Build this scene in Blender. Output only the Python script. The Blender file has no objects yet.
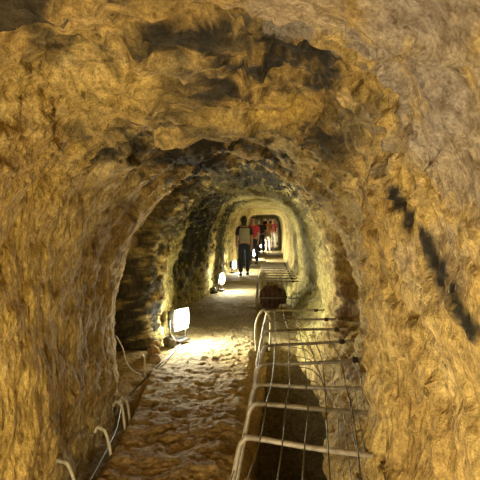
import bpy, bmesh, math, random
import numpy as np
from mathutils import Vector, Matrix

random.seed(4)
scene = bpy.context.scene
C = scene.collection
EYE = 1.35            # height of the eye above the path
F = 520.0             # focal length in pixels of the 480 px frame

# ------------------------------------------------------------------ noise
_rng = np.random.RandomState(11)
_PERM = _rng.permutation(256)
_PERM = np.concatenate([_PERM, _PERM, _PERM])
_G = _rng.normal(size=(256, 3)); _G /= np.linalg.norm(_G, axis=1)[:, None]

def perlin(p):
    i = np.floor(p).astype(np.int64); f = p - i; i &= 255
    u = f * f * f * (f * (f * 6 - 15) + 10)
    out = 0
    for dx in (0, 1):
        for dy in (0, 1):
            for dz in (0, 1):
                h = _PERM[_PERM[_PERM[(i[:, 0] + dx) & 255] + ((i[:, 1] + dy) & 255)] + ((i[:, 2] + dz) & 255)]
                g = _G[h]
                d = g[:, 0] * (f[:, 0] - dx) + g[:, 1] * (f[:, 1] - dy) + g[:, 2] * (f[:, 2] - dz)
                w = (u[:, 0] if dx else 1 - u[:, 0]) * (u[:, 1] if dy else 1 - u[:, 1]) * (u[:, 2] if dz else 1 - u[:, 2])
                out = out + w * d
    return out * 1.5

def fbm(p, octs=4, gain=0.5):
    s = 0; a = 1.0; q = p.copy()
    for _ in range(octs):
        s = s + a * perlin(q); a *= gain; q = q * 2.03 + 17.3
    return s

def ridged(p, octs=3):
    s = 0; a = 1.0; q = p.copy()
    for _ in range(octs):
        s = s + a * (1 - 2 * np.abs(perlin(q))); a *= 0.5; q = q * 2.1 + 9.1
    return s

def facets(p, tilt=1.0, seed=0):
    """chipped planes: every point takes the tilt of the nearest scattered seed"""
    i = np.floor(p).astype(np.int64); best = np.full(len(p), 1e9); out = np.zeros(len(p))
    for dx in (-1, 0, 1):
        for dy in (-1, 0, 1):
            for dz in (-1, 0, 1):
                c = i + np.array((dx, dy, dz)); m = c & 255
                h = _PERM[_PERM[_PERM[(m[:, 0] + seed) & 255] + m[:, 1]] + m[:, 2]]
                q = c + .5 + _G[h] * .48
                v = p - q; d = (v ** 2).sum(1); k = d < best
                best[k] = d[k]
                out[k] = ((v * _G[(h + 77) & 255]).sum(1) * tilt + (_G[(h + 31) & 255][:, 0]) * .45)[k]
    return out

def smooth(a, b, x):
    t = np.clip((x - a) / (b - a), 0, 1); return t * t * (3 - 2 * t)

# ------------------------------------------------------------------ materials
def new_mat(name):
    m = bpy.data.materials.new(name); m.use_nodes = True
    nt = m.node_tree; return m, nt, nt.nodes['Principled BSDF']

def plain(name, col, rough=0.6, metal=0.0, var=0.15, scale=30, bump=0.1):
    m, nt, b = new_mat(name); N = nt.nodes.new; L = nt.links.new
    tc = N('ShaderNodeTexCoord'); n = N('ShaderNodeTexNoise'); n.inputs['Scale'].default_value = scale
    L(tc.outputs['Object'], n.inputs['Vector'])
    r = N('ShaderNodeValToRGB')
    r.color_ramp.elements[0].position = .3; r.color_ramp.elements[1].position = .7
    r.color_ramp.elements[0].color = (*[c * (1 - var) for c in col], 1)
    r.color_ramp.elements[1].color = (*[min(1, c * (1 + var)) for c in col], 1)
    L(n.outputs['Fac'], r.inputs['Fac']); L(r.outputs['Color'], b.inputs['Base Color'])
    b.inputs['Roughness'].default_value = rough; b.inputs['Metallic'].default_value = metal
    bp = N('ShaderNodeBump'); bp.inputs['Strength'].default_value = bump; bp.inputs['Distance'].default_value = .01
    L(n.outputs['Fac'], bp.inputs['Height']); L(bp.outputs['Normal'], b.inputs['Normal'])
    return m

def rock_material(name, rough=0.85, bump_d=0.02, stretch=(1, 1, 1), wet=0.0, streak=(1, 1, 1)):
    m, nt, b = new_mat(name); N = nt.nodes.new; L = nt.links.new
    tc = N('ShaderNodeTexCoord'); mp = N('ShaderNodeMapping'); mp.inputs['Scale'].default_value = stretch
    L(tc.outputs['Object'], mp.inputs['Vector'])
    at = N('ShaderNodeAttribute'); at.attribute_name = 'stone'
    n1 = N('ShaderNodeTexNoise'); n1.inputs['Scale'].default_value = 14; n1.inputs['Detail'].default_value = 6; n1.inputs['Roughness'].default_value = .65
    n2 = N('ShaderNodeTexNoise'); n2.inputs['Scale'].default_value = 55; n2.inputs['Detail'].default_value = 4
    v = N('ShaderNodeTexVoronoi'); v.inputs['Scale'].default_value = 24; v.feature = 'F1'
    for n in (n1, n2, v): L(mp.outputs['Vector'], n.inputs['Vector'])
    r = N('ShaderNodeValToRGB'); e = r.color_ramp.elements
    e[0].position = .30; e[0].color = (.42, .36, .32, 1); e[1].position = .66; e[1].color = (1.25, 1.22, 1.18, 1)
    k = e.new(.46); k.color = (.92, .9, .88, 1)
    L(n1.outputs['Fac'], r.inputs['Fac'])
    mx = N('ShaderNodeMix'); mx.data_type = 'RGBA'; mx.blend_type = 'MULTIPLY'; mx.inputs[0].default_value = .7
    L(at.outputs['Color'], mx.inputs[6]); L(r.outputs['Color'], mx.inputs[7])
    r2 = N('ShaderNodeValToRGB'); r2.color_ramp.elements[0].position = .33; r2.color_ramp.elements[1].position = .6
    r2.color_ramp.elements[0].color = (.5, .45, .4, 1); r2.color_ramp.elements[1].color = (1.1, 1.1, 1.1, 1)
    L(n2.outputs['Fac'], r2.inputs['Fac'])
    mx2 = N('ShaderNodeMix'); mx2.data_type = 'RGBA'; mx2.blend_type = 'MULTIPLY'; mx2.inputs[0].default_value = .5
    L(mx.outputs[2], mx2.inputs[6]); L(r2.outputs['Color'], mx2.inputs[7])
    mps = N('ShaderNodeMapping'); mps.inputs['Scale'].default_value = streak
    L(tc.outputs['Object'], mps.inputs['Vector'])
    n3 = N('ShaderNodeTexNoise'); n3.inputs['Scale'].default_value = 30; n3.inputs['Detail'].default_value = 5; n3.inputs['Roughness'].default_value = .6; n3.inputs['Distortion'].default_value = .1
    L(mps.outputs['Vector'], n3.inputs['Vector'])
    r3 = N('ShaderNodeValToRGB'); r3.color_ramp.elements[0].position = .36; r3.color_ramp.elements[1].position = .56
    r3.color_ramp.elements[0].color = (.42, .36, .28, 1); r3.color_ramp.elements[1].color = (1.12, 1.12, 1.1, 1)
    L(n3.outputs['Fac'], r3.inputs['Fac'])
    n4 = N('ShaderNodeTexNoise'); n4.inputs['Scale'].default_value = 150; n4.inputs['Detail'].default_value = 2
    L(tc.outputs['Object'], n4.inputs['Vector'])
    r4 = N('ShaderNodeValToRGB'); r4.color_ramp.elements[0].position = .34; r4.color_ramp.elements[1].position = .6
    r4.color_ramp.elements[0].color = (.55, .5, .45, 1); r4.color_ramp.elements[1].color = (1.18, 1.18, 1.18, 1)
    L(n4.outputs['Fac'], r4.inputs['Fac'])
    mx3 = N('ShaderNodeMix'); mx3.data_type = 'RGBA'; mx3.blend_type = 'MULTIPLY'; mx3.inputs[0].default_value = .55
    L(mx2.outputs[2], mx3.inputs[6]); L(r3.outputs['Color'], mx3.inputs[7])
    vp = N('ShaderNodeTexVoronoi'); vp.inputs['Scale'].default_value = 20
    mpp = N('ShaderNodeMapping'); mpp.inputs['Scale'].default_value = (1.3, 1.3, .75)
    wv = N('ShaderNodeVectorMath'); wv.operation = 'MULTIPLY_ADD'; wv.inputs[1].default_value = (.06, .06, .06)
    L(n1.outputs['Color'], wv.inputs[0]); L(tc.outputs['Object'], wv.inputs[2]); L(wv.outputs[0], mpp.inputs['Vector']); L(mpp.outputs['Vector'], vp.inputs['Vector'])
    rp = N('ShaderNodeValToRGB'); rp.color_ramp.elements[0].position = .10; rp.color_ramp.elements[1].position = .24
    rp.color_ramp.elements[0].color = (.34, .27, .2, 1); rp.color_ramp.elements[1].color = (1, 1, 1, 1)
    L(vp.outputs['Distance'], rp.inputs['Fac'])
    mxp = N('ShaderNodeMix'); mxp.data_type = 'RGBA'; mxp.blend_type = 'MULTIPLY'; mxp.inputs[0].default_value = .6
    L(mx3.outputs[2], mxp.inputs[6]); L(rp.outputs['Color'], mxp.inputs[7]); mx3 = mxp
    mx4 = N('ShaderNodeMix'); mx4.data_type = 'RGBA'; mx4.blend_type = 'MULTIPLY'; mx4.inputs[0].default_value = .6
    L(mx3.outputs[2], mx4.inputs[6]); L(r4.outputs['Color'], mx4.inputs[7])
    L(mx4.outputs[2], b.inputs['Base Color'])
    b.inputs['Roughness'].default_value = rough
    b.inputs['Specular IOR Level'].default_value = .25 + wet
    a1 = N('ShaderNodeMath'); a1.operation = 'MULTIPLY_ADD'; a1.inputs[1].default_value = 1.0
    L(n1.outputs['Fac'], a1.inputs[0])
    a2 = N('ShaderNodeMath'); a2.operation = 'MULTIPLY'; a2.inputs[1].default_value = .45
    L(v.outputs['Distance'], a2.inputs[0]); L(a2.outputs[0], a1.inputs[2])
    a3 = N('ShaderNodeMath'); a3.operation = 'MULTIPLY_ADD'; a3.inputs[1].default_value = .3
    L(n2.outputs['Fac'], a3.inputs[0]); L(a1.outputs[0], a3.inputs[2])
    a4 = N('ShaderNodeMath'); a4.operation = 'MULTIPLY_ADD'; a4.inputs[1].default_value = .15
    L(n3.outputs['Fac'], a4.inputs[0]); L(a3.outputs[0], a4.inputs[2]); a3 = a4
    bp = N('ShaderNodeBump'); bp.inputs['Strength'].default_value = .8; bp.inputs['Distance'].default_value = bump_d
    L(a3.outputs[0], bp.inputs['Height']); L(bp.outputs['Normal'], b.inputs['Normal'])
    return m

M = {}
M['wall'] = rock_material('hewn_rock', stretch=(1.2, 1.1, .8), bump_d=.024, streak=(1.1, 1.1, .5))
M['roof'] = rock_material('roof_rock', stretch=(1, 1, 1), bump_d=.026, streak=(.6, 1.2, .8))
M['path'] = rock_material('path_rock', rough=.85, stretch=(1, 1, 1.0), bump_d=.014, wet=-.05)
M['plaster'] = plain('plaster', (.48, .36, .17), .9, 0, .2, 12, .5)
M['bar'] = plain('weathered_tube', (.40, .36, .28), .5, .2, .35, 25, .2)
M['wire'] = plain('wire', (.20, .17, .12), .55, .4, .4, 30, .2)
M['hoop'] = plain('pale_pipe', (.52, .45, .30), .5, 0, .25, 30, .2)
M['black'] = plain('black_metal', (.035, .035, .035), .5, .3)
M['anchor'] = plain('rusty_anchor', (.07, .05, .035), .8, .2)
M['white'] = plain('white_plastic', (.75, .75, .7), .4)
M['cable'] = plain('grey_cable', (.10, .09, .07), .5)
M['skin'] = plain('skin', (.55, .32, .22), .55, 0, .08, 20, .05)

def emis(name, col, s):
    m, nt, b = new_mat(name)
    b.inputs['Base Color'].default_value = (.9, .9, .9, 1)
    b.inputs['Emission Color'].default_value = (*col, 1); b.inputs['Emission Strength'].default_value = s
    return m

# ------------------------------------------------------------------ mesh helpers
def link(name, me, mat, parent=None):
    o = bpy.data.objects.new(name, me); C.objects.link(o)
    if mat: me.materials.append(mat)
    if parent: o.parent = parent
    return o

def bm_obj(name, bm, mat, parent=None, smooth_=True):
    me = bpy.data.meshes.new(name); bmesh.ops.recalc_face_normals(bm, faces=bm.faces)
    bm.to_mesh(me); bm.free()
    if smooth_:
        for p in me.polygons: p.use_smooth = True
    return link(name, me, mat, parent)

def tag(o, label=None, cat=None, group=None, kind=None):
    for k, v in (('label', label), ('category', cat), ('group', group), ('kind', kind)):
        if v: o[k] = v
    return o

def empty(name, loc, rz=0):
    o = bpy.data.objects.new(name, None); C.objects.link(o); o.location = loc; o.rotation_euler = (0, 0, rz)
    o.empty_display_size = .1
    return o

def copy_tree(o, parent=None):
    c = o.copy(); C.objects.link(c)
    if parent: c.parent = parent
    for ch in list(o.children): copy_tree(ch, c)
    return c

def bezier_pts(pts, n=8):
    """Catmull-Rom through the points"""
    P = [Vector(p) for p in pts]; P = [P[0] * 2 - P[1]] + P + [P[-1] * 2 - P[-2]]
    out = []
    for i in range(1, len(P) - 2):
        for k in range(n):
            t = k / n; a, b, c, d = P[i - 1], P[i], P[i + 1], P[i + 2]
            out.append(.5 * ((2 * b) + (-a + c) * t + (2 * a - 5 * b + 4 * c - d) * t * t + (-a + 3 * b - 3 * c + d) * t ** 3))
    out.append(P[-2]); return out

def tube(bm, pts, r, seg=10):
    pts = [Vector(p) for p in pts]; rings = []; n = len(pts)
    up = None
    for i, p in enumerate(pts):
        t = (pts[min(i + 1, n - 1)] - pts[max(i - 1, 0)]).normalized()
        if up is None:
            up = Vector((0, 0, 1)) if abs(t.z) < .9 else Vector((1, 0, 0))
        s = t.cross(up).normalized(); up = s.cross(t).normalized()
        rr = r[i] if isinstance(r, (list, tuple)) else r
        rings.append([bm.verts.new(p + (s * math.cos(a) + up * math.sin(a)) * rr) for a in [2 * math.pi * k / seg for k in range(seg)]])
    for a, b in zip(rings, rings[1:]):
        for k in range(seg): bm.faces.new((a[k], a[(k + 1) % seg], b[(k + 1) % seg], b[k]))
    bm.faces.new(rings[0][::-1]); bm.faces.new(rings[-1])

def box(bm, c, s, bev=0.0, rot=None):
    g = bmesh.ops.create_cube(bm, size=1); vs = g['verts']
    for v in vs:
        p = Vector((v.co.x * s[0], v.co.y * s[1], v.co.z * s[2]))
        if rot: p = rot @ p
        v.co = p + Vector(c)
    if bev:
        es = list({e for v in vs for e in v.link_edges})
        bmesh.ops.bevel(bm, geom=es, offset=bev, segments=2, affect='EDGES', profile=.5)

# ------------------------------------------------------------------ tunnel profile along its length
#      d      L      R     roof  n
KEYS = [
 (-5.0, -1.15, .62, 2.00, 3.0),
 (0.0, -1.12, .55, 1.93, 3.2),
 (1.25, -1.06, .50, 1.87, 3.4),
 (1.36, -1.06, .50, 1.97, 3.3),
 (1.8, -1.07, .475, 1.93, 3.4),
 (2.2, -1.08, .475, 1.86, 3.6),
 (2.42, -1.09, .47, 1.84, 3.6),
 (2.56, -1.12, .60, 2.02, 2.9),
 (3.2, -1.20, .80, 2.01, 2.5),
 (4.3, -1.36, .84, 1.97, 2.1),
 (4.72, -1.42, .83, 1.94, 2.1),
 (4.84, -1.72, .94, 2.14, 2.1),
 (5.26, -1.86, .96, 2.16, 2.2),
 (5.44, -1.86, .68, 2.08, 2.4),
 (5.75, -1.84, .67, 2.08, 2.4),
 (5.92, -1.42, .68, 2.04, 2.3),
 (6.15, -1.30, .70, 2.02, 2.3),
 (6.8, -1.36, .68, 2.02, 2.4),
 (7.3, -1.34, .68, 2.03, 2.6),
 (7.45, -1.55, .72, 2.16, 2.6),
 (8.6, -1.65, .72, 2.17, 2.6),
 (10.2, -1.50, .70, 2.10, 2.8),
 (10.8, -1.36, .68, 2.12, 2.9),
 (12.6, -1.38, .70, 2.20, 3.0),
 (13.0, -1.46, .72, 2.26, 3.0),
 (15.5, -1.42, .70, 2.26, 3.4),
 (17.2, -1.40, .72, 2.28, 4.0),
 (17.4, -1.16, .67, 2.26, 4.5),
 (17.9, -1.16, .67, 2.26, 4.5),
 (18.1, -1.30, .76, 2.34, 4.5),
 (21.8, -1.30, .74, 2.34, 5.0),
 (22.0, -1.05, .62, 2.18, 5.5),
 (24.0, -1.05, .62, 2.20, 5.5),
 (24.2, -1.20, .72, 2.36, 5.0),
 (31.8, -1.20, .66, 2.40, 5.0),
 (32.0, -.98, .55, 2.24, 6.0),
 (34.0, -.98, .55, 2.26, 6.0),
 (34.2, -1.15, .66, 2.44, 6.0),
 (50.0, -1.10, .66, 2.56, 6.0),
 (75.0, -1.10, .66, 3.00, 6.0),
]
KD = np.array([k[0] for k in KEYS]); KV = np.array([k[1:] for k in KEYS])
def prof(d):
    d = np.asarray(d, float)
    return [np.interp(d, KD, KV[:, i]) for i in range(4)]

FZ = [(-5, 0), (13.9, 0), (14.0, .05), (17.1, .07), (17.2, .16), (20.0, .18), (20.1, .26), (24, .28), (24.1, .34), (46, .58), (60, .86), (75, 1.0)]
def floor_z(d): return np.interp(d, [a for a, b in FZ], [b for a, b in FZ])

def rows():
    out = [-5.0]; d = -5.0
    while d < 72:
        if d < .4: s = .10
        elif d < 1.0: s = .03
        else: s = max(.013, .0052 * d)
        if 12 < d: s = max(s, .07)
        if d > 25: s = .35
        d += s; out.append(d)
    return np.array(out)
ROWS = rows()

# soot, dirt, stone-colour and painted-in shade patches: (centre, radii xyz, colour, strength) in metres
SOOT_SHADE = (.032, .030, .024); GREY = (.40, .36, .31); BROWN = (.15, .085, .035); OCHRE = (.56, .40, .105)  # the darkest tone serves real soot and painted-in shade alike
PATCHES = [
  ((-0.27, 1.54, 1.92), (0.10, 0.09, 0.03), SOOT_SHADE, 0.90),
  ((-0.11, 1.56, 1.90), (0.14, 0.15, 0.04), SOOT_SHADE, 0.90),
  ((0.06, 1.58, 1.92), (0.11, 0.17, 0.06), SOOT_SHADE, 0.95),
  ((-0.05, 1.70, 1.87), (0.16, 0.14, 0.05), SOOT_SHADE, 0.90),
  ((-0.17, 1.91, 1.87), (0.13, 0.09, 0.04), SOOT_SHADE, 0.85),
  ((0.08, 1.90, 1.90), (0.09, 0.10, 0.04), SOOT_SHADE, 0.85),
  ((0.16, 1.71, 1.90), (0.04, 0.31, 0.05), SOOT_SHADE, 0.60),
  ((-0.62, 1.23, 1.87), (0.10, 0.20, 0.05), SOOT_SHADE, 0.90),
  ((-0.71, 1.63, 1.96), (0.07, 0.15, 0.05), SOOT_SHADE, 0.80),
  ((-0.75, 1.64, 1.88), (0.03, 0.09, 0.03), SOOT_SHADE, 0.60),
  ((-0.94, 2.84, 1.76), (0.07, 0.34, 0.05), SOOT_SHADE, 0.75),
  ((-0.72, 3.54, 1.91), (0.24, 1.16, 0.15), SOOT_SHADE, 0.70),
  ((-0.26, 2.35, 1.78), (0.17, 1.23, 0.18), SOOT_SHADE, 0.65),
  ((-0.54, 3.49, 1.94), (0.18, 1.18, 0.19), SOOT_SHADE, 0.70),
  ((0.13, 2.22, 1.77), (0.14, 0.14, 0.04), SOOT_SHADE, 0.75),
  ((0.27, 2.16, 1.72), (0.06, 0.16, 0.05), SOOT_SHADE, 0.75),
  ((0.24, 2.42, 1.69), (0.13, 1.30, 0.17), SOOT_SHADE, 0.60),
  ((-0.06, 4.06, 2.00), (0.21, 0.43, 0.07), SOOT_SHADE, 0.55),
  ((-0.82, 2.15, 1.78), (0.06, 0.10, 0.03), SOOT_SHADE, 0.50),
  ((-0.65, 2.38, 1.80), (0.11, 0.49, 0.09), SOOT_SHADE, 0.40),
  ((0.50, 1.86, 1.04), (0.01, 0.05, 0.02), SOOT_SHADE, 0.50),
  ((0.81, 5.32, 0.67), (0.09, 0.09, 0.27), BROWN, 0.80),  # shade of the right wall recess, put in as brown
  ((0.78, 5.36, 1.13), (0.16, 1.12, 0.26), BROWN, 0.60),
  ((0.68, 4.35, 0.20), (0.06, 0.36, 0.08), BROWN, 0.80),
  ((0.49, 3.39, 0.07), (0.05, 0.34, 0.13), BROWN, 0.50),
  ((0.77, 5.36, 0.46), (0.08, 0.26, 0.21), BROWN, 0.80),
  ((0.29, 0.98, 1.68), (0.08, 0.45, 0.16), GREY, 0.80),
  ((0.41, 1.14, 1.53), (0.09, 0.26, 0.19), GREY, 0.75),
  ((0.22, 0.98, 1.74), (0.11, 0.18, 0.08), GREY, 0.75),
  ((0.06, 1.13, 1.83), (0.14, 0.28, 0.12), GREY, 0.60),
  ((0.50, 1.43, 1.30), (0.08, 0.36, 0.14), GREY, 0.45),
  ((0.35, 1.34, 1.59), (0.08, 0.48, 0.09), GREY, 0.35),
  ((0.06, 2.15, 1.85), (0.14, 0.14, 0.04), OCHRE, 0.90),
  ((-0.18, 2.13, 1.81), (0.17, 0.09, 0.05), OCHRE, 0.50),
  ((-1.09, 2.20, 1.36), (0.20, 0.43, 0.38), OCHRE, 0.70),
  ((-1.06, 2.15, 0.64), (0.12, 0.61, 0.35), OCHRE, 0.60),
  ((-0.65, 1.85, 1.87), (0.21, 0.24, 0.07), OCHRE, 0.50),
  ((-1.16, 2.96, 0.38), (0.11, 0.41, 0.40), BROWN, 0.35),
  ((-1.26, 3.67, 0.65), (0.15, 0.46, 0.50), BROWN, 0.45),
  ((-1.15, 3.69, 1.37), (0.15, 0.49, 0.31), BROWN, 0.40),
  ((0.40, 7.03, 1.66), (0.26, 1.60, 0.46), SOOT_SHADE, 0.40),
  ((-0.46, 4.35, 1.89), (0.20, 1.60, 0.18), SOOT_SHADE, 0.85),  # inner roof: shade put into the colour on these rows
  ((-0.00, 5.64, 1.99), (0.39, 1.46, 0.17), SOOT_SHADE, 0.85),
  ((-0.91, 5.88, 1.84), (0.19, 1.32, 0.13), SOOT_SHADE, 0.80),
  ((-0.45, 6.70, 1.98), (0.56, 1.60, 0.17), SOOT_SHADE, 0.80),
  ((0.41, 5.41, 1.69), (0.10, 1.20, 0.14), SOOT_SHADE, 0.60),
  ((-0.98, 9.77, 1.97), (0.21, 1.22, 0.12), SOOT_SHADE, 0.60),
  ((-1.29, 5.77, 1.55), (0.38, 1.60, 0.34), SOOT_SHADE, 0.50),
  ((-1.57, 5.76, 0.71), (0.47, 0.50, 0.50), SOOT_SHADE, 0.90),  # left alcove: shade painted onto the rock
  ((-1.55, 9.65, 1.13), (0.58, 1.60, 0.74), SOOT_SHADE, 0.90),  # unlit left wall past the first lamp, its shade painted in
  ((-1.38, 10.24, 1.41), (0.21, 1.40, 0.61), SOOT_SHADE, 0.80),
  ((-1.13, 6.15, 1.45), (0.16, 0.94, 0.31), SOOT_SHADE, 0.60),
  ((-1.66, 5.86, 0.24), (0.37, 0.50, 0.47), SOOT_SHADE, 0.85),
  ((-1.39, 15.00, 1.29), (0.44, 1.60, 1.01), SOOT_SHADE, 0.85),  # left wall before the arch, painted dim against the lamp's light
  ((-1.19, 10.63, 1.72), (0.39, 1.60, 0.51), SOOT_SHADE, 0.70),
  ((-1.13, 14.68, 2.06), (0.34, 1.60, 0.17), SOOT_SHADE, 0.60),
  ((0.41, 1.74, 1.47), (0.03, 0.03, 0.03), SOOT_SHADE, 1.00),
  ((0.44, 1.73, 1.44), (0.03, 0.05, 0.03), SOOT_SHADE, 1.00),
  ((0.45, 1.69, 1.41), (0.03, 0.05, 0.03), SOOT_SHADE, 1.00),
  ((0.45, 1.71, 1.38), (0.03, 0.05, 0.03), SOOT_SHADE, 1.00),
  ((0.45, 1.60, 1.35), (0.03, 0.05, 0.03), SOOT_SHADE, 1.00),
  ((0.47, 1.60, 1.32), (0.03, 0.04, 0.03), SOOT_SHADE, 1.00),
  ((0.48, 1.61, 1.29), (0.03, 0.03, 0.03), SOOT_SHADE, 1.00),
  ((0.50, 1.61, 1.26), (0.03, 0.04, 0.03), SOOT_SHADE, 1.00),
  ((0.49, 1.53, 1.24), (0.03, 0.05, 0.03), SOOT_SHADE, 1.00),
  ((0.50, 1.53, 1.21), (0.03, 0.05, 0.03), SOOT_SHADE, 1.00),
  ((0.47, 1.38, 1.20), (0.03, 0.05, 0.03), SOOT_SHADE, 1.00),
  ((0.45, 1.29, 1.18), (0.03, 0.03, 0.03), SOOT_SHADE, 1.00),
  ((0.45, 1.28, 1.16), (0.03, 0.03, 0.03), SOOT_SHADE, 1.00),
  ((0.47, 1.26, 1.14), (0.03, 0.05, 0.03), SOOT_SHADE, 1.00),
  ((0.45, 1.19, 1.13), (0.03, 0.03, 0.03), SOOT_SHADE, 1.00),
]
#PATCHES_HERE

BASE_A = np.array((.57, .43, .16)); BASE_B = np.array((.44, .31, .105)); BASE_C = np.array((.70, .57, .28))

def stone_colour(P, t=None):
    n1 = fbm(P * np.array([1.3, .9, 1.3]), 3)[:, None]
    n2 = fbm(P * 3.1 + 40, 3)[:, None]
    n3 = ridged(P * np.array([2.2, 1.6, 4.0]) + 70, 3)
    w = smooth(-.35, .45, n1)
    c = BASE_A * w + BASE_B * (1 - w)
    w2 = smooth(.05, .6, n2) * .6
    c = c * (1 - w2) + BASE_C * w2
    # thin dark seams and soot specks in the rock
    s = smooth(1.42, 1.62, n3) * .55 * smooth(-.2, .25, fbm(P * 1.1 + 5, 2))
    c = c * (1 - s[:, None]) + np.array(SOOT_SHADE) * s[:, None]
    # cool greenish cast of the inner lamps, put into the rock colour
    g = smooth(4.6, 7.0, P[:, 1])[:, None] * .75
    c = c * (1 - g) + c * np.array((.80, 1.0, 1.05)) * g
    for (ctr, rad, col, st) in PATCHES:
        q = (P - np.array(ctr)) / np.array(rad)
        dist = np.sqrt((q ** 2).sum(1)) / 1.25
        m = dist < 2.2
        if not m.any(): continue
        Q = P[m]
        e = dist[m] + fbm(Q * np.array([8, 6, 8.]) + 3, 5, .62) * (.8 if st < 1 else .55)
        a = (smooth(1.2, .5, e) * st)[:, None]
        c[m] = c[m] * (1 - a) + np.array(col) * a
    return np.clip(c, .01, 1)

def grid_mesh(name, P, col, mat, lo, hi, flip=False):
    """P: rows x cols x 3, keeps columns lo..hi"""
    G = P[:, lo:hi + 1]; K = col[:, lo:hi + 1]
    nr, nc = G.shape[:2]
    idx = np.arange(nr * nc).reshape(nr, nc)
    a, b, c_, d_ = idx[:-1, :-1], idx[:-1, 1:], idx[1:, 1:], idx[1:, :-1]
    fa = np.stack([a, b, c_, d_] if not flip else [d_, c_, b, a], -1).reshape(-1, 4)
    me = bpy.data.meshes.new(name)
    me.vertices.add(nr * nc); me.vertices.foreach_set('co', G.reshape(-1).astype(np.float32))
    me.loops.add(fa.size); me.loops.foreach_set('vertex_index', fa.reshape(-1).astype(np.int32))
    me.polygons.add(len(fa)); me.polygons.foreach_set('loop_start', np.arange(0, fa.size, 4, dtype=np.int32))
    me.polygons.foreach_set('use_smooth', np.ones(len(fa), bool))
    me.update(calc_edges=True)
    at = me.color_attributes.new('stone', 'FLOAT_COLOR', 'POINT')
    rgba = np.concatenate([K.reshape(-1, 3), np.ones((nr * nc, 1))], 1)
    at.data.foreach_set('color', rgba.reshape(-1).astype(np.float32))
    return link(name, me, mat)

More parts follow.
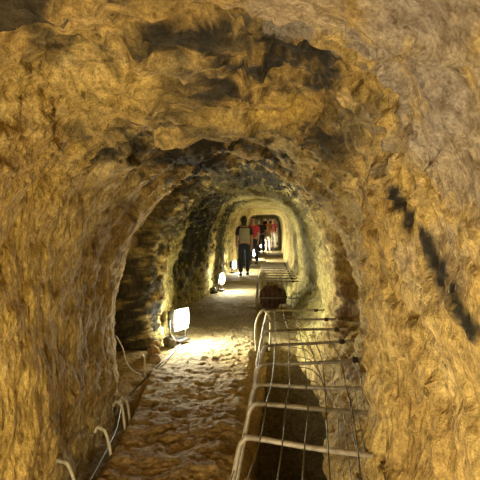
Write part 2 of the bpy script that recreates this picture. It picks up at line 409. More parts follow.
# ---- rock tube (left wall, roof, right wall)
NL, NA, NR_ = 120, 260, 190
def build_tube():
    D = ROWS; nr = len(D)
    ncol = NL + NA + NR_ + 1
    u = np.arange(ncol)
    Pn = np.zeros((nr, ncol, 3)); 
    # wandering of the step edges round the section
    uu = (u / ncol)[None, :].repeat(nr, 0); dd = D[:, None].repeat(ncol, 1)
    q = np.stack([uu * 9, dd * .35, np.full_like(uu, 3.3)], -1).reshape(-1, 3)
    wob = (fbm(q, 3) * .16).reshape(nr, ncol)
    wob *= smooth(1.0, 2.0, dd) * (1 - smooth(10, 14, dd) * .7)
    L, R, T, n = prof(dd + wob)
    zb = .45
    X = np.zeros_like(L); Z = np.zeros_like(L)
    # left wall, from below the path up to zb
    k = u[:NL + 1]; f = (k / NL)[None, :]
    X[:, :NL + 1] = L[:, :NL + 1] + .10 * (1 - f) ** 2 * 0
    Z[:, :NL + 1] = -.45 + (zb + .45) * f
    # arch
    k = np.arange(NL, NL + NA + 1); th = math.pi * (1 - (k - NL) / NA)[None, :]
    cs, sn = np.cos(th), np.sin(th)
    nn = n[:, NL:NL + NA + 1]; Lk = L[:, NL:NL + NA + 1]; Rk = R[:, NL:NL + NA + 1]; Tk = T[:, NL:NL + NA + 1]
    ex = 2 / nn
    X[:, NL:NL + NA + 1] = (Lk + Rk) / 2 + (Rk - Lk) / 2 * np.sign(cs) * np.abs(cs) ** ex
    Z[:, NL:NL + NA + 1] = zb + (Tk - zb) * np.abs(sn) ** ex
    # right wall down to the bottom of the trench
    k = np.arange(NL + NA, ncol); f = ((k - NL - NA) / NR_)[None, :]
    z = zb - (zb + 3.1) * f ** 1.3
    Rk = R[:, NL + NA:]
    dk = dd[:, NL + NA:]
    bank = .50 + .10 * smooth(2.2, 3.4, dk)
    lip = np.minimum(Rk, bank)
    xr = Rk + (lip - Rk) * smooth(.50, .15, z) + (.40 - lip) * smooth(.25, -.08, z) + .34 * smooth(-.10, -.50, z)
    X[:, NL + NA:] = xr; Z[:, NL + NA:] = z
    P = np.stack([X, dd, Z], -1)
    # outward normals by finite differences across the section
    tx = np.gradient(X, axis=1); tz = np.gradient(Z, axis=1)
    ln = np.sqrt(tx ** 2 + tz ** 2) + 1e-9
    Nx, Nz = -tz / ln, tx / ln
    fl = P.reshape(-1, 3)
    low = fbm(fl * np.array([1.1, .8, 1.1]) + 8, 3).reshape(nr, ncol)
    mid = fbm(fl * np.array([3.6, 3.0, 3.6]) + 21, 4, .55).reshape(nr, ncol)
    # chisel strokes: stretched along the section
    tq = np.stack([np.cumsum(ln, axis=1) * 2.2, dd * 13, low * 2], -1).reshape(-1, 3)
    chis = ridged(tq, 2).reshape(nr, ncol) - 1.0
    tq2 = np.stack([np.cumsum(ln, axis=1) * 9, dd * 4.5, low * 3 + 5], -1).reshape(-1, 3)
    ledg = ridged(tq2, 3).reshape(nr, ncol) - 1.0
    roofy = np.clip(-Nz * 0 + smooth(1.3, 1.75, Z), 0, 1)
    amp = 1 - .65 * smooth(13, 20, dd)
    wq = fl + .05 * np.stack([fbm(fl * 5 + 3, 2), fbm(fl * 5 + 33, 2), fbm(fl * 5 + 63, 2)], -1)
    fa = facets(wq * np.array([4.2, 3.2, 3.6]), 1.0).reshape(nr, ncol)
    fb = facets(wq * np.array([11., 9., 10.]) + 7, 1.0, 9).reshape(nr, ncol)
    fc = facets(wq * np.array([26., 24., 22.]) + 3, 1.0, 5).reshape(nr, ncol)
    lw = 1 - .62 * (smooth(-.75, -1.0, X) * smooth(4.9, 4.6, dd))
    fa, fb, fc = fa * lw, fb * lw, fc * (.4 + .6 * lw)
    disp = amp * (low * .065 + mid * .030 + chis * .003 + fa * (.032 + .020 * roofy) + fb * (.018 + .008 * roofy) + fc * .009)
    ph = dd * 1.25 + 1.1 * fbm(fl * np.array([1.0, .5, .9]) + 31, 3).reshape(nr, ncol)
    saw = (ph - np.floor(ph)); saw = saw * (1 - smooth(.92, 1.0, saw))
    disp += roofy * .05 * (saw - .4) * (1 - smooth(9, 13, dd))
    near = smooth(.6, 1.6, dd) * .6 + .4
    disp *= near
    P[..., 0] += Nx * disp * 1.0; P[..., 2] += Nz * disp * 1.0
    P[..., 1] += .02 * mid
    col = stone_colour(P.reshape(-1, 3)).reshape(nr, ncol, 3)
    return P, col
TP, TC_ = build_tube()
cA, cB = NL + 55, NL + NA - 55
wl = tag(grid_mesh('wall_left', TP, TC_, M['wall'], 0, cA), 'long hewn rock wall on the left of the tunnel', kind='structure')
ce = tag(grid_mesh('ceiling', TP, TC_, M['roof'], cA, cB), 'rough vaulted rock roof of the tunnel with soot patches and painted-in shade', kind='structure')
wr = tag(grid_mesh('wall_right', TP, TC_, M['wall'], cB, NL + NA + NR_), 'long hewn rock wall on the right, running down into the trench', kind='structure')

# closing faces of the two ends of the tunnel
def end_cap(name, d, label):
    L, R, T, n = [float(v) for v in prof(d)]
    bm = bmesh.new(); box(bm, ((L + R) / 2, d, .6), (3.2, .2, 5.6))
    o = bm_obj(name, bm, None, smooth_=False)
    o.data.materials.append(M['black_rock']); tag(o, label, kind='structure')
M['black_rock'] = plain('end_rock', (.14, .10, .05), .9, 0, .4, 6, .8)
end_cap('wall_back', -4.9, 'rock closing the tunnel behind the viewer')
end_cap('wall_far', 71.0, 'dark rock at the far end of the tunnel')

# ---- path with gutter and trench
def edge_x(d): return np.interp(d, [-5, 2.3, 3.96, 6.1, 9, 20], [-.20, -.20, -.11, -.07, -.1, -.12])
def trench_depth(d): return 2.9 * (1 - smooth(6.25, 6.75, d)) + 2.9 * smooth(10.3, 10.9, d) * (1 - smooth(14.4, 14.9, d))
def build_floor():
    D = ROWS; nr = len(D)
    uL = np.linspace(-1.95, -1.25, 30); uG = np.linspace(-1.23, -.97, 24); uP = np.linspace(-.955, 0, 110)
    # path columns expressed as fraction towards the edge, then down the trench wall and across its bottom
    ncg = len(uL) + len(uG); ncp = len(uP)
    s_down = np.linspace(0, 1, 70)[1:]; s_bot = np.linspace(0, 1, 30)[1:]
    ncol = ncg + ncp + len(s_down) + len(s_bot)
    X = np.zeros((nr, ncol)); Z = np.zeros((nr, ncol)); dd = D[:, None].repeat(ncol, 1)
    fz = floor_z(D)[:, None]; ex = edge_x(D)[:, None]
    gx = np.concatenate([uL, uG])[None, :].repeat(nr, 0)
    shift = np.interp(D, [2.5, 3.8, 5.0, 6], [.10, 0, -.14, -.16])[:, None]
    gd = (1 - smooth(4.5, 5.9, D))[:, None]
    X[:, :ncg] = gx
    Z[:, :ncg] = fz - gd * .26 * smooth(-1.00, -1.12, gx - shift) 
    X[:, ncg:ncg + ncp] = -.955 + (ex + .955) * (uP[None, :] + .955) / .955
    xp = X[:, ncg:ncg + ncp]
    Z[:, ncg:ncg + ncp] = fz - gd * .26 * smooth(-1.00, -1.12, xp - shift) - .05 * smooth(.16, 0, ex - xp)
    td = trench_depth(D)[:, None]
    a = ncg + ncp
    X[:, a:a + 69] = ex + .02 - .12 * smooth(.02, .25, s_down)[None, :]
    Z[:, a:a + 69] = fz - .05 - td * s_down[None, :]
    b = a + 69
    X[:, b:] = ex - .10 + (.95 - ex) * s_bot[None, :]
    Z[:, b:] = fz - .05 - td + 0 * s_bot[None, :]
    P = np.stack([X, dd, Z], -1); fl = P.reshape(-1, 3)
    lump = (fbm(fl * np.array([3.2, 3.2, 3.2]) + 2, 4)).reshape(nr, ncol)
    peb = np.maximum(0, fbm(fl * 11 + 50, 3)).reshape(nr, ncol)
    rid = (ridged(fl * np.array([2.5, 5.5, 3]) + 12, 3) - 1).reshape(nr, ncol)
    amp = 1 - .75 * smooth(9, 14, dd)
    onpath = np.zeros((nr, ncol)); onpath[:, :a] = 1
    h = amp * (lump * .018 + peb * .022 + rid * .006)
    P[..., 2] += h * onpath
    P[:, a:b, 0] += (h * 1.5)[:, a:b]
    P[:, b:, 2] += h[:, b:]
    P[..., 1] += .01 * lump
    col = stone_colour(P.reshape(-1, 3) + np.array([0, 0, 30.]))
    # trodden, damp earth: browner than the rock
    w = smooth(-.3, .4, fbm(fl * 2.2 + 90, 3))[:, None]
    earth = np.array((.34, .235, .095)) * w + np.array((.50, .37, .16)) * (1 - w)
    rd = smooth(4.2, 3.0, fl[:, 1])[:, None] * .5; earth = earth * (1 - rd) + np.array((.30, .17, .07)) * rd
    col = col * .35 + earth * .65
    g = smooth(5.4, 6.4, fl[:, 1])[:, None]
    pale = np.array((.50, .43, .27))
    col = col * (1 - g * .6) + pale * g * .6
    return P, col.reshape(nr, ncol, 3), ncol
FP, FC, fn = build_floor()
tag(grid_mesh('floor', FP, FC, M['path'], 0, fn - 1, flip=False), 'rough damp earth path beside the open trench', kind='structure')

# ---- plastered masonry frame deep in the tunnel
def arch_ring(name, d0, d1, thick, mat, label):
    bm = bmesh.new(); N = 64; rings = []
    for d in (d0, d1):
        L, R, T, n = [float(v) for v in prof(17.6 if d0 < 20 else (23 if d0 < 30 else 33))]
        for off in (0, thick):
            ring = []
            for k in range(N + 1):
                th = math.pi * (1 - k / N); c_, s_ = math.cos(th), math.sin(th)
                z0 = .1 + float(floor_z(d)); e = 2 / n
                x = (L + R) / 2 + ((R - L) / 2 - .04 + off) * math.copysign(abs(c_) ** e, c_)
                z = z0 + (T - .04 + off - z0) * abs(s_) ** e
                if k in (0, N): z = float(floor_z(d)) - .05
                ring.append(bm.verts.new((x, d, z)))
            rings.append(ring)
    r = rings  # front inner, front outer, back inner, back outer
    def strip(a, b):
        for k in range(N): bm.faces.new((a[k], a[k + 1], b[k + 1], b[k]))
    strip(r[0], r[1]); strip(r[2], r[0]); strip(r[3], r[2]); strip(r[1], r[3])
    bm.faces.new((r[0][0], r[1][0], r[3][0], r[2][0])); bm.faces.new((r[0][-1], r[1][-1], r[3][-1], r[2][-1]))
    o = bm_obj(name, bm, mat); tag(o, label, kind='structure'); return o
arch_ring('trim_1', 17.35, 17.85, .16, M['plaster'], 'pale plastered arch lining the tunnel past the third lamp')
arch_ring('trim_2', 22.0, 22.5, .16, M['plaster'], 'second plastered arch, deeper in the tunnel')
arch_ring('trim_3', 32.0, 32.6, .16, M['plaster'], 'third and smallest plastered arch, far down the tunnel')

# ------------------------------------------------------------------ trench guards
VX, VY = 270.0, 233.0
def at(px, py, d): return Vector(((px - VX) / F * d, d, EYE - (py - VY) / F * d))

def guard(root, bars, leg_splay, foot_z, wires, name_hoop=True):
    tops = []
    for i, (d, lx, ly, rx, ry) in enumerate(bars):
        Lp, Rp = at(lx, ly, d), at(rx, ry, d)
        Rp = Rp + (Rp - Lp).normalized() * .12
        foot = Vector((Lp.x - leg_splay, d - .01, foot_z))
        c1 = Lp + (Rp - Lp).normalized() * .05
        drop = Vector((Lp.x - leg_splay * .25, d, Lp.z - .07))
        mid = Lp.lerp(Rp, .5) + Vector((0, 0, random.uniform(-.008, .008)))
        pts = bezier_pts([foot, foot.lerp(drop, .5) , drop, Lp + Vector((-.002, 0, -.018)), c1, mid, Rp], 8)
        bm = bmesh.new(); tube(bm, pts, .0125, 12)
        b = bm_obj('cross_bar', bm, M['bar'], root)
        tops.append((Lp, Rp, foot))
        if d > 3.4 or i == 0:
            bm = bmesh.new(); box(bm, Rp - (Rp - Lp).normalized() * .10, (.045, .05, .035), .01)
            bm_obj('wall_anchor', bm, M['anchor'], b, False)
    for w in wires:
        pts = []
        for (Lp, Rp, ft) in tops:
            if w >= 0: p = Lp.lerp(Rp, w) + Vector((0, 0, .015))
            else: p = Lp.lerp(ft, -w) + Vector((-.012, 0, 0))
            pts.append(p + Vector((random.uniform(-.012, .012), 0, random.uniform(-.006, .004))))
        bm = bmesh.new(); tube(bm, bezier_pts(pts, 6), .0034 if tops[0][0].y < 5 else .006, 6)
        bm_obj('mesh_wire', bm, M['wire'], root)
    return tops

g1 = empty('trench_guard', (0, 0, 0))
tag(g1, 'long tubular cage over the open trench in the foreground, bars running into the right wall', 'railing', 'tubular cages over the trench')
BARS1 = [(1.80, 222, 497, 380, 516),
 (2.28, 244, 438, 368, 453), (2.70, 253, 404, 360, 411), (3.08, 256, 385, 355, 387),
 (3.64, 260, 365, 352, 359), (4.26, 265, 346, 339, 341), (4.84, 265, 331, 334, 329),
 (5.40, 266, 321, 324, 319), (6.08, 268, 311, 314, 310)]
tops = guard(g1, BARS1, .10, -.03, [.12, .27, .42, .57, .74, .90, -.30, -.62])
# closed loop that ends the cage
e = tops[-1][0]
bm = bmesh.new()
p0 = Vector((e.x - .135, 6.0, -.03)); p1 = Vector((e.x + .02, 6.1, -.03))
tube(bm, bezier_pts([p0, p0 + Vector((-.01, 0, .25)), Vector((e.x - .12, 6.0, e.z - .07)), Vector((e.x - .055, 6.04, e.z + .012)), Vector((e.x + .015, 6.08, e.z - .07)), p1 + Vector((.01, 0, .25)), p1], 8), .012, 12)
bm_obj('end_hoop', bm, M['hoop'], g1)
# hanging mesh on the wall side of the cage
rng = random.Random(3)
for k in range(5):
    pts = []
    for j, (Lp, Rp, ft) in enumerate(tops[1:]):
        pts.append(Rp.lerp(Lp, .10 + .05 * k) + Vector((0, 0, -.10 - .07 * k + rng.uniform(-.02, .02))))
    bm = bmesh.new(); tube(bm, bezier_pts(pts, 5), .003, 6); bm_obj('mesh_wire', bm, M['wire'], g1)
for k in range(9):
    d = 3.3 + k * .32; i = k
    x1 = .50; bm = bmesh.new()
    tube(bm, bezier_pts([(.16, d, .42), (.32, d + .25, .33), (.44, d + .5, .12), (.47, d + .62, -.05)], 5), .003, 6)
    bm_obj('mesh_wire', bm, M['wire'], g1)

g2 = empty('trench_guard', (0, 0, 0))
tag(g2, 'smaller-looking tubular cage further in, standing over a reddish brown boulder', 'railing', 'tubular cages over the trench')
BARS2 = []
for i in range(10):
    d = 9.45 + i * .64; y = 233 + F * .88 / d
    BARS2.append((d, 270 - .22 * F / d, y, 270 + .40 * F / d, y))
tops2 = guard(g2, BARS2, .05, -.03, [.2, .4, .6, .8, -.4])
Lp, Rp, ft = tops2[0]
for k in range(9):                                # upright wires of the end facing the viewer
    p = Lp.lerp(Rp, k / 8.6)
    bm = bmesh.new(); tube(bm, bezier_pts([p, p + Vector((.004 * (k % 3), 0, -.22)), Vector((p.x, p.y - .02, -.02))], 4), .006, 6)
    bm_obj('end_wire', bm, M['wire'], g2)
bm = bmesh.new(); tube(bm, [Lp + Vector((-.02, -.01, -.30)), Rp + Vector((0, -.01, -.30))], .008, 8); bm_obj('end_rail', bm, M['bar'], g2)

# ------------------------------------------------------------------ boulders
def boulder(name, loc, size, col, seed, label, cat='rock', group=None, sub=5):
    bm = bmesh.new(); bmesh.ops.create_icosphere(bm, subdivisions=sub, radius=1)
    P = np.array([v.co[:] for v in bm.verts])
    r = 1 + .22 * fbm(P * 1.3 + seed, 3) + .10 * (ridged(P * 2.5 + seed, 2) - 1)
    P = P * r[:, None] * np.array(size)
    P[:, 2] = np.maximum(P[:, 2], -size[2] * .75)
    for v, p in zip(bm.verts, P): v.co = p
    o = bm_obj(name, bm, M['boulder_' + col]); o.location = loc
    return tag(o, label, cat, group)
M['boulder_brown'] = plain('red_brown_rock', (.15, .065, .035), .85, 0, .5, 9, 1.0)
M['boulder_dark'] = plain('dark_rock', (.09, .07, .045), .85, 0, .5, 14, 1.0)
M['boulder_tan'] = plain('tan_rock', (.34, .23, .10), .85, 0, .4, 14, 1.0)
boulder('boulder', (0.02, 9.78, .14), (.20, .24, .26), 'brown', 3.0, 'reddish brown boulder inside the far trench cage')
boulder('stone', (-1.18, 6.05, .065), (.07, .07, .09), 'dark', 8.0, 'dark rounded stone leaning at the foot of the nearest bright lamp', 'rock', sub=4)
boulder('stone', (-1.28, 11.6, .05), (.10, .10, .08), 'dark', 5.0, 'dark stone at the foot of the second bright lamp', 'rock', sub=4)
for i, (x, d, s, lab) in enumerate([
    (-1.37, 6.0, .085, 'tan rubble stone by the wall, directly left of the nearest lamp'),
    (-1.30, 5.72, .07, 'small tan rubble stone by the wall in front of the nearest lamp'),
    (-1.20, 5.35, .06, 'small tan rubble stone at the path edge beside the upright pipe hoop')]):
    boulder('rubble_stone', (x, d, s * .5), (s, s * .9, s * .9), 'tan', 20 + i * 7, lab, 'rock', 'rubble at the foot of the left wall', 4)

# ------------------------------------------------------------------ small pipe hoops at the gutter
def pipe_hoop(top, bot, d0, d1, label):
    T_, B_ = at(*top, d1), at(*bot, d0)
    root = bpy.data.objects.new('pipe_hoop', None)
    bm = bmesh.new()
    wall = Vector((T_.x - .13, T_.y + .03, T_.z - .06))
    mid = T_.lerp(B_, .35) + Vector((.012, 0, .02))
    tube(bm, bezier_pts([B_ + Vector((.005, 0, -.06)), B_, mid, T_, T_ + Vector((-.022, .01, .002)), T_ + Vector((-.04, .015, -.03))], 8), .0095, 12)
    o = bm_obj('pipe_hoop', bm, M['hoop']); tag(o, label, 'pipe', 'pale pipe hoops over the gutter'); return o
pipe_hoop((97, 433), (107, 455), 3.12, 3.16, 'pale curved pipe hoop over the gutter, nearest to the viewer')
pipe_hoop((115.5, 406), (122, 428), 3.60, 3.66, 'pale pipe hoop over the gutter, left and longer one of the close pair')
pipe_hoop((121, 403), (127, 420), 3.76, 3.84, 'shorter pale pipe hoop over the gutter, right one of a close pair')
pipe_hoop((141, 357), (143, 373), 4.98, 5.05, 'small upright pale pipe hoop nearest to the first lamp')
pipe_hoop((55, 468), (69, 486), 2.72, 2.74, 'pale pipe hoop at the bottom left corner where wall meets path')

bm = bmesh.new()
cp = [(-.98, 2.3, .0), (-1.05, 2.9, -.10), (-1.10, 3.4, -.12), (-1.17, 3.9, -.14), (-1.27, 4.4, -.12), (-1.25, 4.8, -.10), (-1.10, 5.2, .03), (-1.08, 5.6, .02), (-1.06, 6.1, .03)]
tube(bm, bezier_pts(cp, 10), .007, 8)
tag(bm_obj('power_cable', bm, M['cable']), 'thin grey cable trailing along the left wall towards the nearest lamp', 'cable')
bm = bmesh.new()
cp = [(-1.39, 4.62, .42), (-1.34, 4.66, .30), (-1.30, 4.62, .20), (-1.24, 4.6, .12), (-1.17, 4.65, .06)]
tube(bm, bezier_pts(cp, 8), .006, 8)
tag(bm_obj('loose_wire', bm, M['hoop']), 'short pale wire curling off the left wall above the gutter', 'wire')
bm = bmesh.new(); box(bm, (-1.325, 6.2, .17), (.07, .06, .10), .012)
jb = bm_obj('reflection_box', bm, M['white'], None, False); tag(jb, 'small white box standing in for a lamp reflection by the wall, left of the nearest lamp', 'box')  # white box added in place of the lamp's reflection

# ------------------------------------------------------------------ floodlights
def make_lamp(glass_mat):
    root = empty('floodlight', (0, 0, 0))
    zc = .27
    bm = bmesh.new(); box(bm, (0, -.055, zc), (.25, .08, .21), .02)
    for k in range(6): box(bm, (-.09 + k * .036, -.115, zc), (.008, .04, .20))
    bm_obj('housing', bm, M['black'], root, False)
    bm = bmesh.new(); gg = bmesh.ops.create_uvsphere(bm, u_segments=32, v_segments=20, radius=1)
    for v in gg['verts']:
        x, y, z = v.co; sg = lambda a: math.copysign(abs(a) ** .6, a)
        v.co = Vector((sg(x) * .14, max(y, -.1) * .045, zc + sg(z) * .12))
    g = bm_obj('glass', bm, glass_mat, root)
    bm = bmesh.new()
    for (c, s) in (((0, -.004, zc + .126), (.30, .026, .010)), ((0, -.004, zc - .126), (.30, .026, .010)), ((.146, -.004, zc), (.010, .026, .26)), ((-.146, -.004, zc), (.010, .026, .26))):
        box(bm, c, s, .004)
    bm_obj('rim', bm, M['steel'], root, False)
    bm = bmesh.new(); tube(bm, [(-.16, -.05, zc), (-.16, -.05, .03), (.16, -.05, .03), (.16, -.05, zc)], .009, 8)
    bm_obj('bracket', bm, M['black'], root)
    bm = bmesh.new(); box(bm, (0, -.04, .015), (.24, .20, .03), .008)
    bm_obj('base_plate', bm, M['black'], root, False)
    return root
M['steel'] = plain('brushed_steel', (.5, .5, .48), .35, .8)
M['glass_cool'] = emis('lamp_glass_cool', (1.0, .96, .74), 250)
M['glass_warm'] = emis('lamp_glass_warm', (1.0, .86, .56), 150)
LAMPS = [  # x, d, yaw (0 faces +y), warm, label
 (-1.08, 6.27, math.radians(-116), 0, 'nearest bright floodlight on the path by the left wall, beside a dark stone'),
 (-1.10, 11.9, math.radians(-97), 0, 'second bright floodlight along the left wall'),
 (-1.14, 16.6, math.radians(-100), 0, 'third floodlight along the left wall, just in front of the plastered arch'),
 (-.66, 21.4, math.radians(-96), 0, 'small distant lamp directly below the person in red'),
 (-.54, 28.0, math.radians(-98), 0, 'small distant lamp just right of and above the one below the person in red'),
 (-.46, 38.0, math.radians(-120), 0, 'very distant lamp, second from the end of the row'),
 (-.10, 50.0, math.radians(-150), 0, 'farthest lamp at the end of the row'),
 (-.42, .45, math.radians(4), 1, 'warm floodlight on the path beside the viewer'),
 (-.70, -3.6, math.radians(-15), 1, 'warm floodlight on the path behind the viewer'),
]
lamp0 = make_lamp(M['glass_cool'])
for i, (x, d, yaw, warm, lab) in enumerate(LAMPS):
    o = lamp0 if i == 0 else copy_tree(lamp0)
    o.location = (x, d, float(floor_z(d)) + (.03 if d < 16 else 0)); o.rotation_euler = (0, 0, yaw)
    tag(o, lab, 'lamp', 'floodlights along the tunnel')
    if warm:
        for ch in o.children:
            if ch.name.startswith('glass'):
                ch.data = ch.data.copy(); ch.data.materials.clear(); ch.data.materials.append(M['glass_warm'])

# ------------------------------------------------------------------ people
def skin_mesh(name, verts, edges, radii, mat, parent=None, sub=1, root=0):
    me = bpy.data.meshes.new(name); me.from_pydata([Vector(v) for v in verts], edges, [])
    o = bpy.data.objects.new(name, me); C.objects.link(o)
    md = o.modifiers.new('skin', 'SKIN'); md.use_smooth_shade = True
    for i, r in enumerate(radii):
        sv = me.skin_vertices[0].data[i]; sv.radius = (r, r) if not isinstance(r, tuple) else r
        sv.use_root = (i == root)
    if sub:
        s = o.modifiers.new('sub', 'SUBSURF'); s.levels = sub; s.render_levels = sub
    dg = bpy.context.evaluated_depsgraph_get(); dg.update()
    em = bpy.data.meshes.new_from_object(o.evaluated_get(dg))
    bpy.data.objects.remove(o); 
    em.materials.clear(); em.materials.append(mat)
    for p in em.polygons: p.use_smooth = True
    r = bpy.data.objects.new(name, em); C.objects.link(r)
    if parent: r.parent = parent
    return r

def person(loc, rz, h, label, shirt, trousers, hair, long_hair=False, stride=.12, arm=0.0, bag=None, shorts=False):
    s = h / 1.75
    body_v = [(0, 0, .96), (0, 0, 1.12), (0, 0, 1.30), (0, 0, 1.44), (0, .01, 1.52), (0, .015, 1.60)]
    body_e = [(0, 1), (1, 2), (2, 3), (3, 4), (4, 5)]
    body_r = [(.15, .11), (.13, .10), (.155, .11), (.10, .075), (.05, .05), (.055, .06)]
    for sx in (-1, 1):
        a = len(body_v); st = stride * sx
        body_v += [(sx * .10, 0, .90), (sx * .105, st * .5 + .02, .50), (sx * .105, st - .02, .10), (sx * .105, st - .01, .045), (sx * .115, st + .13, .03)]
        body_e += [(0, a), (a, a + 1), (a + 1, a + 2), (a + 2, a + 3), (a + 3, a + 4)]
        body_r += [.085, .058, .038, .038, .03]
        a = len(body_v); sw = -st * .8
        body_v += [(sx * .185, 0, 1.40), (sx * .225, -.02 + sw * .4, 1.13), (sx * .225, .06 + sw + arm, .90), (sx * .22, .085 + sw + arm, .83)]
        body_e += [(3, a), (a, a + 1), (a + 1, a + 2), (a + 2, a + 3)]
        body_r += [.055, .042, .028, .03]
        w = len(body_v) - 1; wx, wy, wz = body_v[w]
        for k in range(5):
            b_ = len(body_v)
            if k == 4:
                body_v += [(wx - sx * .02, wy + .035, wz - .03), (wx - sx * .03, wy + .05, wz - .06)]
            else:
                ln = (.075, .085, .08, .062)[k]; oy = (.03, .01, -.01, -.028)[k]
                body_v += [(wx, wy + oy, wz - .045), (wx - sx * .012, wy + oy + .01, wz - .045 - ln)]
            body_e += [(w, b_), (b_, b_ + 1)]; body_r += [.010, .008]
    sc = lambda vs: [Vector(v) * s for v in vs]
    rs = lambda rr: [tuple(x * s for x in r) if isinstance(r, tuple) else r * s for r in rr]
    body = skin_mesh('person', sc(body_v), body_e, rs(body_r), M['skin'])
    # head joined to the same mesh
    bm = bmesh.new(); bm.from_mesh(body.data)
    n0 = len(bm.verts)
    g = bmesh.ops.create_uvsphere(bm, u_segments=32, v_segments=24, radius=1)
    for v in g['verts']:
        x, y, z = v.co
        px, py, pz = x * .076, y * .096, z * .118
        if z < 0: px *= 1 + .22 * z; py *= 1 + .06 * z
        if y > 0:
            nose = math.exp(-((px / .013) ** 2) - ((pz + .012) / .026) ** 2); py += .024 * nose * (1 if y > .6 else 0)
            for ex in (-.031, .031): py -= .012 * math.exp(-(((px - ex) / .017) ** 2) - ((pz - .006) / .013) ** 2)
            py += .006 * math.exp(-((px / .028) ** 2) - ((pz + .052) / .010) ** 2)
            py += .008 * math.exp(-((px / .024) ** 2) - ((pz + .095) / .016) ** 2)
        v.co = Vector((px, py + .02, pz + 1.645)) * s
    for sx in (-1, 1):
        e_ = bmesh.ops.create_uvsphere(bm, u_segments=10, v_segments=8, radius=1)
        for v in e_['verts']: v.co = Vector((v.co.x * .012 + sx * .077, v.co.y * .02 + .012, v.co.z * .032 + 1.64)) * s
    bm.to_mesh(body.data); bm.free()
    for p in body.data.polygons: p.use_smooth = True
    tag(body, label, 'person'); body.location = loc; body.rotation_euler = (0, 0, rz)
    # face features
    for sx in (-1, 1):
        bm = bmesh.new(); bmesh.ops.create_uvsphere(bm, u_segments=12, v_segments=8, radius=.010 * s)
        o = bm_obj('eye', bm, M['eye'], body); o.location = Vector((sx * .031, .096, 1.651)) * s
    bm = bmesh.new(); tube(bm, bezier_pts([Vector((-.024, .107, 1.592)) * s, Vector((0, .118, 1.591)) * s, Vector((.024, .107, 1.592)) * s], 4), .005 * s, 6)
    bm_obj('mouth', bm, M['lip'], body)
    # hair
    bm = bmesh.new(); g = bmesh.ops.create_uvsphere(bm, u_segments=32, v_segments=24, radius=1)
    for v in g['verts']:
        x, y, z = v.co; k = 1 + .05 * math.sin(9 * x + 5 * z)
        px, py, pz = x * .086 * k, y * .106 * k - .004, z * .128 * k
        if y > .15 and z < .45: py = min(py, .035); px *= .93
        if z < -.2:
            if long_hair: pz = pz * (1.9 if y < .3 else 1); py -= .01
            else: pz = max(pz, -.06)
        v.co = Vector((px, py + .015, pz + 1.655)) * s
    bm_obj('hair', bm, hair, body)
    # shirt: torso and sleeves
    v = [(0, 0, .93), (0, 0, 1.12), (0, 0, 1.30), (0, 0, 1.435), (0, .005, 1.475)]
    e2 = [(0, 1), (1, 2), (2, 3), (3, 4)]; r = [(.172, .128), (.15, .12), (.172, .128), (.125, .095), (.075, .07)]
    for sx in (-1, 1):
        a = len(v); sw = -stride * sx * .8
        v += [(sx * .185, 0, 1.40), (sx * .222, -.015 + sw * .3, 1.17)]; e2 += [(3, a), (a, a + 1)]; r += [.074, .062]
    skin_mesh('shirt', sc(v), e2, rs(r), shirt, body)
    v = [(0, 0, 1.0), (0, 0, .92)]; e2 = [(0, 1)]; r = [(.155, .12), (.165, .125)]
    for sx in (-1, 1):
        a = len(v); st = stride * sx
        v += [(sx * .10, 0, .84), (sx * .105, st * .5 + .02, .50)]; e2 += [(1, a), (a, a + 1)]; r += [.104, .078]
        if not shorts:
            v += [(sx * .105, st - .02, .09)]; e2 += [(a + 1, a + 2)]; r += [.062]
    skin_mesh('trousers', sc(v), e2, rs(r), trousers, body, root=1)
    for sx in (-1, 1):
        st = stride * sx
        bm = bmesh.new(); g = bmesh.ops.create_uvsphere(bm, u_segments=16, v_segments=10, radius=1)
        for q in g['verts']: q.co = Vector((q.co.x * .05 + sx * .11, q.co.y * .135 + st + .05, max(q.co.z * .06, -.045) + .045)) * s
        bm_obj('shoe', bm, M['shoe'], body)
    if bag:
        bm = bmesh.new(); box(bm, Vector((0, -.205, 1.20)) * s, Vector((.30, .14, .42)) * s, .045)
        for sx in (-1, 1):
            tube(bm, bezier_pts([Vector((sx * .10, -.12, 1.36)) * s, Vector((sx * .11, -.02, 1.52)) * s, Vector((sx * .12, .12, 1.42)) * s, Vector((sx * .13, .135, 1.2)) * s, Vector((sx * .13, .05, 1.02)) * s, Vector((sx * .12, -.13, 1.02)) * s], 6), .014 * s, 8)
        o = bm_obj('backpack', bm, bag); o.matrix_world = Matrix.Translation(loc) @ Matrix.Rotation(rz, 4, 'Z')
        tag(o, 'pale khaki backpack on the back of the person in dark clothes', 'backpack')
    return body
M['eye'] = plain('eye', (.04, .03, .02), .2); M['lip'] = plain('lip', (.40, .16, .13), .5)
M['shoe'] = plain('shoe', (.05, .05, .05), .6)
M['red'] = plain('red_cloth', (.62, .06, .09), .8); M['navy'] = plain('navy_cloth', (.03, .04, .07), .85)
M['darkc'] = plain('dark_cloth', (.05, .045, .06), .85); M['khaki'] = plain('khaki_cloth', (.48, .43, .27), .85)
M['orange'] = plain('orange_cloth', (.50, .24, .10), .85); M['maroon'] = plain('maroon_cloth', (.30, .05, .06), .85)
M['white_cloth'] = plain('white_cloth', (.7, .66, .58), .85)
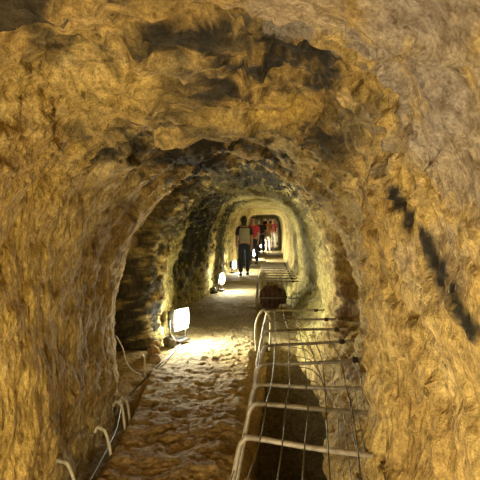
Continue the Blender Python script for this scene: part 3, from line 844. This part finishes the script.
M['hair_dark'] = plain('dark_hair', (.03, .02, .015), .5, 0, .3, 60, .4); M['hair_brown'] = plain('brown_hair', (.10, .05, .025), .5, 0, .3, 60, .4)

def fz(d): return float(floor_z(d))
person((-.77, 15.5, fz(15.5) + .02), math.radians(6), 1.76, 'person in dark clothes with a pale khaki backpack walking away behind the third lamp', M['darkc'], M['navy'], M['hair_dark'], True, .12, bag=M['khaki'])
person((-.62, 19.4, fz(19.4)), math.radians(168), 1.76, 'person in a bright red top walking towards the viewer under the arch', M['red'], M['navy'], M['hair_dark'], False, .10)
person((-.98, 18.6, fz(18.6)), math.radians(-150), 1.72, 'person in a dark top with brown hair, leftmost behind the arch edge', M['navy'], M['navy'], M['hair_brown'], False, .06)
person((-.10, 28.0, fz(28)), math.radians(185), 1.72, 'distant person in an orange brown top in the middle of the tunnel', M['orange'], M['khaki'], M['hair_brown'], False, .1, shorts=True)
person((.17, 29.5, fz(29.5)), math.radians(170), 1.78, 'distant person in a maroon top at the right wall', M['maroon'], M['white_cloth'], M['hair_dark'], False, .1)
person((-.42, 25.5, fz(25.5)), math.radians(178), 1.68, 'distant person in a navy top right behind the person in red', M['navy'], M['darkc'], M['hair_dark'], False, .08)

# ------------------------------------------------------------------ world, camera, view
w = bpy.data.worlds.new('tunnel_air'); scene.world = w; w.use_nodes = True
w.node_tree.nodes['Background'].inputs[0].default_value = (.0, .0, .0, 1)

cam = bpy.data.cameras.new('camera'); co = bpy.data.objects.new('camera', cam); C.objects.link(co)
cam.sensor_width = 36; cam.lens = 36 * F / 480; cam.clip_start = .05; cam.clip_end = 200
co.location = (0, 0, EYE)
yaw = math.atan((VX - 240) / F); pitch = math.atan((240 - VY) / F)
co.rotation_euler = (math.pi / 2 - pitch, 0, yaw)
scene.camera = co
scene.view_settings.view_transform = 'Standard'; scene.view_settings.look = 'None'
scene.view_settings.gamma = 1; scene.view_settings.use_curve_mapping = False
scene.view_settings.exposure = 0.55
scene.cycles.use_denoising = True
scene.cycles.max_bounces = 6; scene.cycles.diffuse_bounces = 4
scene.cycles.sample_clamp_indirect = 8
